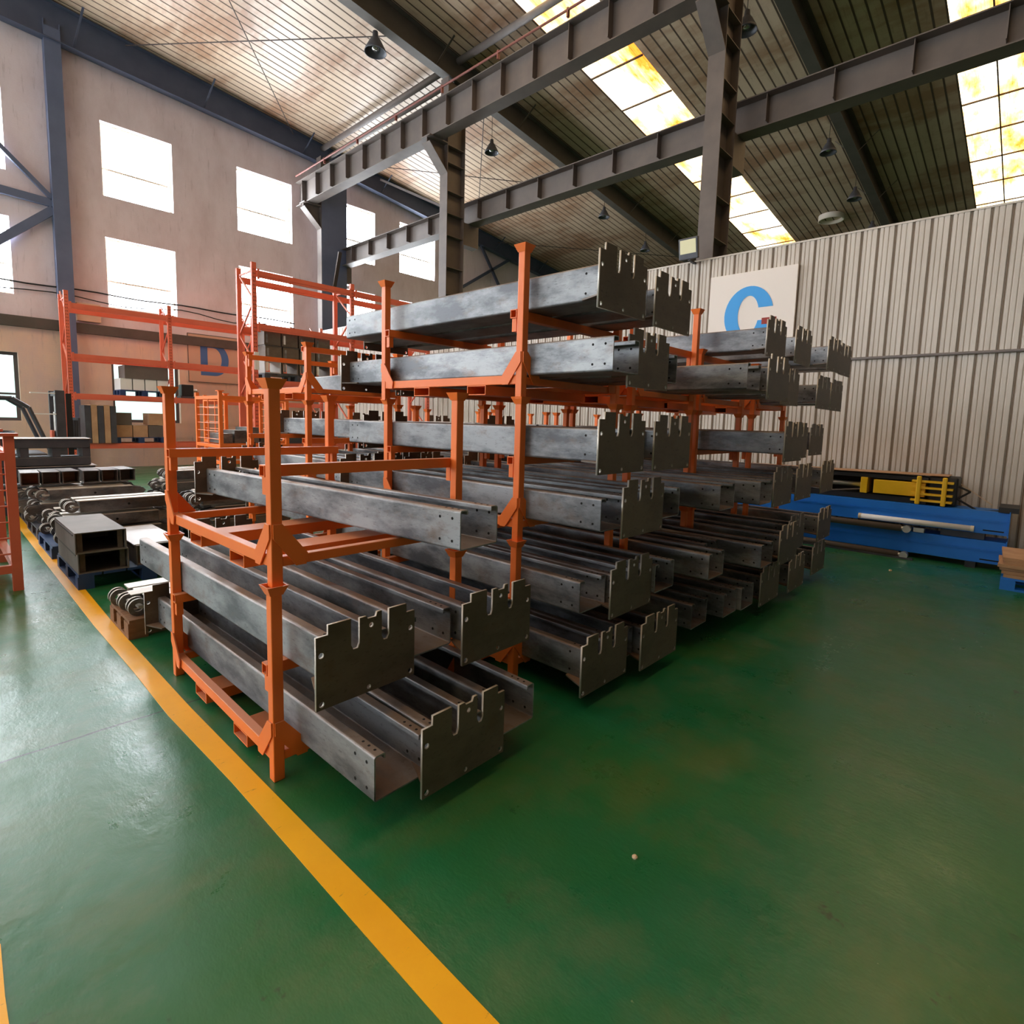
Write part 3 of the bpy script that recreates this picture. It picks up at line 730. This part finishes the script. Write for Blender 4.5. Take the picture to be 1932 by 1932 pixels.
# ------------------------------------------------------------------ pallets, lift arms and boxes on the left
def pallet(x, y, w, d, mat, label, h=.14, z=0):
    r = thing('pallet', label, 'pallet', (x, y, z))
    n = 6; g = w/n
    for i in range(n): MB().box(i*g+.008, (i+1)*g-.008, 0, d, h-.022, h).build('deck_board', mat, r)
    for yy in (0, d/2-.06, d-.12):
        for xx in (0, w/2-.06, w-.12): MB().box(xx, xx+.12, yy, yy+.12, .022, h-.022).build('block', mat, r)
    for xx in (0, w/2-.06, w-.12): MB().box(xx, xx+.12, 0, d, 0, .022).build('bottom_board', mat, r)
    return r
arms = {}
def lift_arm(x, y, z, L, label, rz=0):
    if L not in arms:
        b = MB().rtube('x', .07, L, 0, .13, 0, .12, .008); b.box(.066, .072, 0, .13, 0, .12)
        b.tube((L*.55, -.001, .06), (L*.55, .001, .06), .014, 8, mi=1)
        eye = [flat_mesh('eye_ring', circ(.0, .06, .062, 24), [circ(.0, .06, .03, 18)], .022, [M['arm'], M['cut']], 'xz')]
        chk = MB().prism([(L-.02, .0), (L+.10, .02), (L+.13, .06), (L+.10, .10), (L-.02, .12)], 'xz', .0, .012).mesh('cheek', M['arm'])
        top = MB().box(.05, L-.02, -.006, .136, .12, .13).box(.0, .07, .02, .11, .05, .07).mesh('top_plate', [M['cut']])  # pale steel on top paints in the white reflection of the windows
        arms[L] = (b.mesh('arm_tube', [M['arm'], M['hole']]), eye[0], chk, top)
    t, e, c, tp = arms[L]
    r = thing('lift_arm', label, 'lift arm', (x, y, z), rz, 'steel lift arms stacked on the pallets')
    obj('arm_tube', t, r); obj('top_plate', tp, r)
    for yy in (.035, .095): obj('eye_ring', e, r, (0, yy, 0))
    for yy in (-.012, .13): obj('cheek', c, r, (0, yy, 0))
    return r
pallet(.86, 6.05, 1.1, 1.1, M['bluepal'], 'blue pallet under two dark steel covers beside the yellow line')
pallet(.86, 7.5, 1.2, 1.0, M['bluepal'], 'blue pallet behind the dark covers, low under the nearest arm pile')
pallet(.88, 8.75, 1.2, 1.0, M['dark'], 'dark pallet under the middle pile of steel arms')
pallet(.9, 10.0, 1.2, 1.0, M['dark'], 'dark pallet under the farthest pile of steel arms')
pallet(2.2, 7.3, 1.2, 1.1, M['dark'], 'dark pallet under the arms right of the long piles')
pallet(2.25, 8.8, 1.2, 1.1, M['dark'], 'dark pallet under the rear right arm pile')
pallet(.90, 4.48, 1.1, .55, M['wood'], 'brown wooden pallet at the yellow line behind the first stillage')
PILES = [('nearest', .98, 7.52, .15, [(4, .0), (4, .02), (2, .06)]), ('middle', .93, 8.77, .15, [(4, .0), (4, -.02), (4, .0)]), ('farthest', .93, 10.02, .15, [(4, 0), (4, .02), (3, .04)]),
         ('near right', 2.3, 7.35, .15, [(4, 0), (4, .03), (3, .0)]), ('rear right', 2.35, 8.85, .15, [(4, 0), (4, .02), (4, -.03), (3, 0)])]
for nm, x, y, z, layers in PILES:
    for li, (n, dx) in enumerate(layers):
        for q in range(n):
            dy = q*.235
            lab = 'steel lift arm, %s from front on layer %s of the %s pile' % (ORD[q], ['one', 'two', 'three', 'four'][li], nm)
            flip = (li+q) % 3 == 1 and nm not in ('nearest',)
            ox = .07*random.uniform(-1, 1)
            if flip: lift_arm(x+dx+ox+1.0, y+dy+.13, z+li*.165, .95, lab, PI+.02*random.uniform(-1, 1))
            else: lift_arm(x+dx+ox, y+dy, z+li*.165, .95, lab, .03*random.uniform(-1, 1))
for q in range(3):
    lift_arm(.98-.02*q, 4.52+.17*q, .145, .95, 'steel lift arm, %s of three on the wooden pallet by the yellow line' % ORD[q])
tag(MB().box(.93, 1.09, 4.50, 4.62, .315, .32).build('paper_tag', M['white']), 'white paper lying on the arms at the wooden pallet', 'paper')
# short square tubes on top of the middle pile
for q in range(6):
    r = thing('square_tube', 'short square steel tube, %s from left on top of the middle pile' % (ORD+['sixth'])[q], 'steel tube', (.78+q*.205, 9.0+.02*(q % 3), .648), .05*((q % 3)-1), 'short tubes on the arm piles')
    MB().rtube('y', 0, .5, 0, .18, 0, .16, .01).build('tube_wall', M['arm'], r)
    MB().box(.01, .17, .2, .21, .01, .15).build('inner_plate', M['plate'] if q % 2 else M['wood'], r)
# dark covers on the blue pallet
def cover(x, y, z, label, lid=False):
    r = thing('steel_cover', label, 'steel cover', (x, y, z), 0, 'dark folded steel covers')
    w, d, h = .38, 1.05, .19
    MB().box(0, w, 0, d, h-.008, h).box(0, .008, 0, d, 0, h-.008).box(w-.008, w, 0, d, 0, h-.008).box(.008, w-.008, 0, d, 0, .008).box(.008, w-.008, .7, .708, .008, h-.008).build('shell', M['cover'], r)
    MB().prism([(.02, .008), (.06, .008), (.06, .17), (.04, .185), (.02, .17)], 'xz', .05, .06).build('rib', M['plate'], r)
    MB().prism([(w-.06, .008), (w-.02, .008), (w-.02, .17), (w-.04, .185), (w-.06, .17)], 'xz', .05, .06).build('rib', M['plate'], r)
    MB().box(-.004, .0, .08, d-.04, h-.035, h-.02).build('seam', M['black'], r)
    if lid: MB().box(-.01, w+.01, .04, d+.02, h, h+.006).build('lid', M['sheetwhite'], r)
    return r
cover(.87, 6.06, .14, 'lower dark steel cover on the blue pallet by the yellow line')
cover(.85, 6.02, .332, 'upper dark steel cover on the blue pallet by the yellow line')
cover(1.32, 6.1, .14, 'dark cover with a bright white lid on the blue pallet', True)
# big dark frame with openings
def press_frame(x, y, z, label):
    r = thing('press_bed', label, 'steel frame', (x, y, z), 0, 'long dark frames with openings')
    L = 2.4
    MB().box(0, L, 0, .5, .27, .41).build('upper_rail', M['dark'], r, bev=.01)
    MB().box(0, L, 0, .5, 0, .13).build('lower_rail', M['dark'], r, bev=.01)
    for k in range(7):
        x0 = .05+k*.375
        MB().box(x0, x0+.1, .01, .49, .13, .27).build('web_plate', M['dark'], r)
    MB().box(-.02, L+.02, -.02, .52, .41, .42).build('top_sheet', M['chrome'], r)
    return r
press_frame(-.58, 11.0, .73, 'long dark steel frame with square openings, upper one behind the arm piles')
press_frame(-.52, 11.02, .3, 'long dark steel frame, lower one under the frame with openings')
pallet(-.45, 11.0, 1.1, .6, M['dark'], 'dark pallet carrying left end of the long frames', .15); pallet(.75, 11.0, 1.1, .6, M['dark'], 'dark pallet carrying right end of the long frames', .15)
for k, x in enumerate((-.45, .8)):
    tag(MB().box(x, x+1.0, 11.02, 11.5, .15, .30).build('timber_block', M['wood']), 'timber block under the %s end of the long dark frames' % ['left', 'right'][k], 'timber')

# forklift by the wall rack
r = thing('forklift', 'dark forklift parked behind the long frame, curved guard at left edge', 'forklift', (1.0, 13.2, 0))
for yy in (0, .72): MB().box(.70, .84, yy, yy+.08, .05, 1.95).build('mast_rail', M['dark'], r); MB().box(.86, .94, yy+.01, yy+.07, .1, 1.9).build('inner_rail', M['black'], r)
for zz_ in (.5, 1.1, 1.85): MB().box(.72, .8, .08, .72, zz_, zz_+.08).build('cross_member', M['dark'], r)
for yy in (.22, .5): MB().tube((.76, yy, .1), (.76, yy, 1.55), .04, 12).tube((.76, yy, 1.55), (.76, yy, 1.88), .022, 10).build('lift_cylinder', M['chrome'], r)
for yy in (.3, .44): MB().box(.8, .815, yy, yy+.03, .4, 1.85).build('chain', M['black'], r)
MB().box(.94, 1.0, -.1, .9, .45, .55).box(.94, 1.0, -.1, .9, .85, .95).build('carriage', M['black'], r)
MB().box(1.0, 1.03, -.14, .94, .95, 1.0).box(1.0, 1.03, -.14, .94, 1.4, 1.45).build('backrest', M['dark'], r)
for k in range(6): MB().box(1.0, 1.03, -.13+k*.208, -.1+k*.208, 1.0, 1.4).build('backrest_bar', M['dark'], r)
MB().box(.66, .70, .3, .55, .95, 1.2).build('warning_tag', M['redor'], r)
MB().box(.35, .7, -.03, .06, 1.88, 1.9).box(.35, .7, -.03, .06, 1.5, 1.52).build('side_plate', M['white'], r)
MB().box(1.02, 1.9, .1, .22, .06, .1).build('fork', M['black'], r); MB().box(1.02, 1.9, .65, .77, .06, .1).build('fork', M['black'], r)
MB().box(-1.2, .55, -.05, .95, .25, .8).build('body', M['dark'], r, bev=.05)
MB().box(-1.3, -.55, .0, .9, .8, 1.0).build('counterweight', M['dark'], r, bev=.05)
for yy in (-.02, .92):
    MB().path([(-.9, yy, 1.0), (-.8, yy, 1.78), (.1, yy, 1.78), (.32, yy, 1.62), (.58, yy, .85)], .035).build('guard_bar', M['dark'], r)
for yy in (.1, .35, .6, .85): MB().box(-.8, .1, yy-.02, yy+.02, 1.77, 1.8).build('roof_bar', M['dark'], r)
for x_, yy in ((-.85, -.1), (-.85, .95), (.3, -.1), (.3, .95)): MB().tube((x_, yy, .25), (x_, yy+.14, .25), .25, 20).build('wheel', M['rubber'], r)
MB().path([(.1, .45, .8), (-.02, .45, 1.15)], .025).lathe([(.17, -.015), (.19, 0), (.17, .015)], (-.03, .45, 1.17), 18).build('steering_wheel', M['black'], r)

# pallet racks
def upright(b, x, y0, y1, h, r):
    f = MB().box(x-.045, x+.045, y0, y0+.07, 0, h).build('upright_post', M['redor'], r)
    MB().box(x-.045, x+.045, y1-.07, y1, 0, h).build('upright_post', M['redor'], r)
    d = MB(); z = .15; k = 0
    while z < h-.3:
        a_, b_ = (y0+.035, y1-.035) if k % 2 == 0 else (y1-.035, y0+.035)
        d.bar((x, a_, z), (x, b_, z+.62), .03, .03); z += .62; k += 1
    d.bar((x, y0+.035, h-.15), (x, y1-.035, h-.15), .03, .03)
    d.build('lacing', M['redor'], r)
    hd = MB(); z = .1
    while z < h-.1:
        for xx in (-.015, .015): hd.box(x+xx-.006, x+xx+.006, y0-.0012, y0, z, z+.02)
        z += .075
    q = hd.build('slot_row', M['hole'], f)
def pallet_rack(xs, y0, y1, h, zb, label):
    r = thing('pallet_rack', label, 'pallet rack')
    for x in xs: upright(None, x, y0, y1, h, r)
    for xa, xb in zip(xs, xs[1:]):
        for z in zb:
            for yy in (y0-.03, y1-.02): MB().box(xa+.046, xb-.046, yy, yy+.05, z-.13, z).box(xa+.046, xb-.046, yy-.006, yy, z-.09, z-.075).build('beam', M['redor'], r)
            for s in (xa+.05, xb-.09): MB().box(s, s+.04, y0-.04, y0-.03, z-.17, z+.03).build('connector', M['redor'], r)
    return r
pallet_rack([2.5, 4.66, 6.82, 8.98], 17.0, 17.8, 4.42, [.78, 2.0, 2.95, 4.14], 'tall orange red pallet rack along the window wall')
pallet_rack([4.66, 6.84, 9.02], 11.5, 12.32, 4.6, [1.0, 2.32, 3.42, 4.45], 'nearer orange red pallet rack in front of the right windows, steel boxes inside')
pallet(3.5, 17.05, 1.1, .75, M['bluepal'], 'blue pallet on the wall rack second level under grey boxes', .15, 2.0)
for k in range(4):
    tag(MB().box(3.52+k*.275, 3.77+k*.275, 17.1, 17.75, 2.15, 2.44).build('carton', M['white']), 'white carton, %s of four on the wall rack upper blue pallet' % ORD[k], 'carton', 'white cartons on the wall rack')
tag(MB().box(3.62, 4.6, 17.08, 17.75, 2.44, 2.78).build('carton', M['struct']), 'wide grey carton lying on the white cartons on the wall rack', 'carton')
pallet(3.35, 17.05, 1.15, .75, M['bluepal'], 'blue pallet on the lowest wall rack level under brown boxes', .15, .78)
for k, (x, z, mt_) in enumerate(((3.4, .93, 'card'), (3.75, .93, 'card'), (4.1, .93, 'struct'), (4.12, 1.25, 'card'), (3.4, 1.25, 'struct'))):
    tag(MB().box(x, x+.33, 17.1, 17.7, z, z+.31).build('carton', M[mt_]), ['brown carton at left', 'brown carton in the middle', 'grey carton at right', 'brown carton upper right', 'grey carton upper left'][k]+' on the lower blue pallet of wall rack', 'carton')
for k in range(5):
    tag(MB().box(2.72+k*.13, 2.84+k*.13, 16.9, 17.6, .79, 1.72+.02*(k % 2)).build('panel', M['card' if k % 2 else 'dark']), '%s upright panel, %s of five on the wall rack lowest level' % ('brown' if k % 2 else 'dark', ORD[k]), 'panel', 'upright panels on the wall rack')
r = thing('motor_unit', 'black motor unit on the wall rack right of the grey carton', 'motor', (4.95, 17.2, 2.0))
MB().box(0, .3, 0, .3, .06, .38).build('housing', M['black'], r, bev=.02); MB().box(-.03, .4, -.02, .32, 0, .06).build('base', M['dark'], r); MB().tube((.3, .15, .22), (.42, .15, .22), .05).build('shaft', M['chrome'], r)
# steel boxes on the nearer rack
pallet(4.85, 11.55, 1.5, .75, M['dark'], 'dark pallet on nearer rack under three layers of steel boxes', .14, 2.32)
nb = 0
for li in range(3):
    for k in range(4):
        x = 4.86+k*.37+.02*(li % 2); z = 2.465+li*.285; op = (li == 0)
        r = thing('steel_box', 'open steel box, %s from left on %s layer of the pallet rack stack' % (ORD[k], ['bottom', 'middle', 'top'][li]), 'steel box', (x, 11.56, z), 0, 'steel boxes on the nearer pallet rack')
        if op: MB().rtube('y', 0, .5, 0, .34, 0, .27, .02).build('shell', M['chrome' if k == 0 else 'plate'], r)
        else: MB().box(0, .34, 0, .5, 0, .27).build('shell', M['plate'], r, bev=.006)
        MB().box(-.01, .35, -.01, .51, .27, .28).build('lid', M['arm'], r)
        MB().box(.03, .07, -.006, 0, .04, .22).build('tab', M['white' if (k+li) % 3 == 0 else 'arm'], r)
for k in range(5):
    tag(MB().box(5.0+k*.36, 5.28+k*.36, 11.6, 12.1, 1.01, 1.25+.07*((k*2) % 3)).build('crate', M['dark' if k % 2 else 'arm']), 'grey crate, %s from left on lowest level of nearer pallet rack' % ORD[k], 'crate', 'crates on the nearer pallet rack')
tag(MB().box(4.61, 4.70, 11.44, 11.452, 2.5, 2.85).build('notice', M['white']), 'white notice fixed to the nearer pallet rack upright', 'notice')

# wire stillages
def wire_stillage(x, y, label):
    w, d, h = 1.05, 1.05, 1.0
    r = thing('wire_stillage', label, 'stillage', (x, y, 0.0), 0, 'orange wire sided stillages')
    for lvl in (0, 1):
        for px in (0, w-.05):
            for py in (0, d-.05):
                MB().box(px, px+.05, py, py+.05, lvl*.97, lvl*.97+.96).build('post', M['orange'], r)
        zb = lvl*.97
        for z in (.12, .85):
            for bb in ((0, .04, .05, d-.05), (w-.04, w, .05, d-.05), (.05, w-.05, 0, .04), (.05, w-.05, d-.04, d)): MB().box(*bb, zb+z, zb+z+.05).build('rail', M['orange'], r)
        for xx in (.02, w-.02):
            wv = MB()
            for k in range(5): wv.tube((xx, .05, zb+.25+k*.12), (xx, d-.05, zb+.25+k*.12), .006, 6)
            wv.tube((xx, .52, zb+.15), (xx, .52, zb+.87), .01, 6)
            wv.build('wire_side', M['orange'], r)
    MB().box(-.02, .07, -.02, .07, 1.93, 1.945).build('cap', M['orange'], r)
    return r
wire_stillage(3.0, 8.75, 'orange wire sided stillage standing left of the nearer pallet rack, front one')
wire_stillage(3.5, 9.95, 'orange wire sided stillage right behind the other wire stillage')
for k in range(4): tag(MB().box(3.1+.2*k, 3.27+.2*k, 9.0, 9.5, 1.15, 1.3+.05*(k % 3)).build('bracket_block', M['arm']), 'small steel block, %s from left inside the front wire stillage' % ORD[k], 'steel block')

# stillage at the left edge with grey plates
r = thing('post_stillage', 'red orange stillage cut off by the left edge, grey plates inside', 'stillage', (-.62, 6.38, 0))
for px in (0, 1.08):
    for py in (0, 1.3): MB().box(px, px+.07, py, py+.07, 0, 1.36).build('post', M['redor'], r); MB().box(px-.025, px+.095, py-.025, py+.095, 1.36, 1.385).build('cap', M['redor'], r)
for z in (.16, 1.15):
    for bb in ((.07, 1.08, .01, .06), (.07, 1.08, 1.31, 1.36), (.01, .06, .07, 1.3), (1.09, 1.14, .07, 1.3)): MB().box(*bb, z, z+.07).build('rail', M['redor'], r)
for k in range(6): MB().tube((.07, .035, .33+k*.14), (1.08, .035, .33+k*.14), .008, 6).build('side_wire', M['redor'], r)
MB().box(.07, 1.08, 1.32, 1.34, .25, 1.15).build('back_panel', M['redor'], r)
for k in range(4):
    q = MB().box(0, .75, 0, .35, 0, .10).build('grey_plate_stack', M['arm']); q.location = (-.42+.03*k, 6.6+.04*k, .24+.2*k); q.rotation_euler = (.0, .25-.05*k, .1*k)
    tag(q, 'grey steel plate stack, %s from bottom in the left edge stillage' % ORD[k], 'steel plate')

# ------------------------------------------------------------------ blue lifts on the floor by the ribbed wall
def blue_post(z, label, light):
    r = thing('blue_lift_post', label, 'lift post', (8.62, .1, z), 0, 'blue lift posts lying by the ribbed wall')
    L = 3.4
    MB().box(0, .006, 0, L, 0, .27).box(.006, .4, 0, L, .264, .27).box(.006, .4, 0, L, 0, .006).box(.394, .4, 0, L, .006, .264).build('body', M['blue'], r, bev=.004)
    MB().box(-.012, 0, .02, L, .145, .16).box(-.006, .0, .02, L, .165, .175).build('fold', M['blue'], r)
    MB().box(-.001, .0, .03, .22, .035, .05).build('slot', M['hole'], r)
    MB().box(-.02, .42, -.01, .0, -.02, .29).build('end_plate', M['blue'], r)
    return r
for k, y in enumerate((.35, 1.5, 2.7)):
    tag(MB().box(8.58, 9.08, y, y+.1, 0, .07).build('skid', M['black']), 'black skid under the lower blue lift post, %s from right' % ORD[k], 'skid')
blue_post(.07, 'lower blue lift post lying on black skids along the ribbed wall', 1)
for k, y in enumerate((.3, 1.2, 2.2)):
    tag(MB().box(8.66, 9.0, y, y+.42, .345, .425).build('spacer', M['dark']), 'grey spacer between the two blue lift posts, %s from right' % ORD[k], 'spacer')
blue_post(.425, 'upper blue lift post lying on spacers along the ribbed wall', 0)
for z, lb in ((.38, 'grey hydraulic cylinder between the two blue lift posts'), (.045, 'grey hydraulic cylinder on the floor before the lower blue post')):
    r = thing('hydraulic_cylinder', lb, 'cylinder', (8.54 if z > .1 else 8.5, 1.05, z))
    MB().tube((0, .06, 0), (0, 2.3, 0), .042, 16).build('barrel', M['struct'], r, smooth=True); MB().tube((-.05, 0, 0), (.05, 0, 0), .045, 18).build('eye', M['chrome'], r); MB().tube((0, 0, 0), (0, .08, 0), .025, 12).build('rod', M['chrome'], r)
tag(MB().box(8.44, 8.5, .95, 2.4, 0, .022).build('flat_bar', M['dark']), 'dark flat bar on the floor in front of the blue posts', 'bar')
r = thing('light_tube', 'white tube lamp box lying on the edge of the upper blue post', 'tube lamp', (8.575, .42, .475))
MB().tube((0, 0, 0), (0, 1.15, 0), .035, 14).build('sleeve', M['white'], r, smooth=True)
for yy in (-.02, 1.15): MB().tube((0, yy, 0), (0, yy+.03, 0), .037, 14).build('end_cap', M['framew'], r)
tag(MB().box(8.6, 8.75, .88, .99, .345, .40).build('small_box', M['chrome']), 'small grey box between the blue posts', 'box')
tag(MB().box(8.6, 9.1, .02, .2, .70, .76).build('black_block', M['black']), 'black block on the right end of the upper blue post', 'block')
# yellow armed black machine on top
r = thing('car_lift', 'black column with a yellow carriage lying on the upper blue post', 'column lift', (8.7, .7, .70))
MB().box(.0, .4, .2, 3.4, .0, .07).box(.0, .4, .2, 3.4, .29, .34).box(.3, .4, .2, 3.4, .07, .29).build('frame', M['black'], r)
MB().box(-.03, .3, .22, .78, .09, .27).build('carriage', M['yellow'], r, bev=.005)
MB().box(-.04, .3, .85, .93, .08, .29).build('end_block', M['yellow'], r, bev=.005)
for yy in (.0, .26):
    MB().box(-.1, -.06, yy+.0, yy+.05, .0, .36).build('fork_bar', M['yellow'], r, bev=.012)
for zz_ in (.04, .12, .2, .28): MB().box(-.08, .1, -.06, .36, zz_, zz_+.025).build('rung', M['yellow'], r)
MB().box(.02, .4, -.1, .2, .0, .36).build('head', M['black'], r, bev=.02)
MB().tube((.1, .9, .18), (.1, 1.7, .18), .035, 14).tube((.1, 1.7, .18), (.1, 1.78, .18), .015).build('ram', M['chrome'], r, smooth=True)
MB().path([(.05, .93, .12), (.0, 1.3, .07), (.05, 1.9, .12)], .012).build('hose', M['struct'], r)
MB().path([(.1, -.08, .26), (.05, -.22, .2), (.05, -.1, .1), (.05, -.3, -.02), (.05, -.55, .0)], .012).build('cable', M['cable'], r)
MB().add([(-.02, .0, .37), (.42, .0, .37), (.42, 2.6, .345), (-.02, 2.6, .345), (-.02, .0, .376), (.42, .0, .376), (.42, 2.6, .351), (-.02, 2.6, .351)],
         [(3,2,1,0),(4,5,6,7),(0,1,5,4),(1,2,6,5),(2,3,7,6),(3,0,4,7)]).build('cover_sheet', M['card'], r)
tag(MB().bar((9.12, .75, 1.07), (9.2, .28, .72), .02, .012).build('strap', M['strap']), 'pale strap slanting down the ribbed wall from the yellow carriage', 'strap')
# flat cartons on a blue pallet at the right edge
pallet(7.62, -.75, .9, .85, M['blue'], 'bright blue pallet at the right edge under flat cartons', .13)
for k in range(6):
    q = MB().box(0, .75, -.72, 0, 0, .032).build('flat_carton', M['card']); q.location = (7.64+.015*(k % 3), .08+.018*(k % 4), .13+k*.034); q.rotation_euler = (0, 0, .04*((k % 3)-1))
    tag(q, 'flat brown carton, %s from bottom in stack at the right edge' % (ORD+['sixth, topmost'])[k], 'carton', 'flat cartons at the right edge')
# litter on the floor
for x, y, r_, lb in ((1.72, .93, .010, 'small pale pebble on the green floor before the open channels'), (7.6, 1.05, .016, 'small white scrap on the floor before the blue posts')):
    tag(MB().lathe([(0, 0), (r_, .0), (r_*1.1, r_*.5), (r_*.6, r_), (0, r_*1.1)], (x, y, .0), 8).build('floor_scrap', M['strap']), lb, 'scrap')
r = thing('green_machine', 'green machine casing glimpsed between the rear stillages', 'machine', (6.6, 8.2, 0))
MB().box(0, 1.4, 0, .8, 0, 1.25).build('casing', M['green'], r, bev=.1); MB().box(.1, 1.3, .1, .7, 1.25, 1.35).build('cover', M['dark'], r)
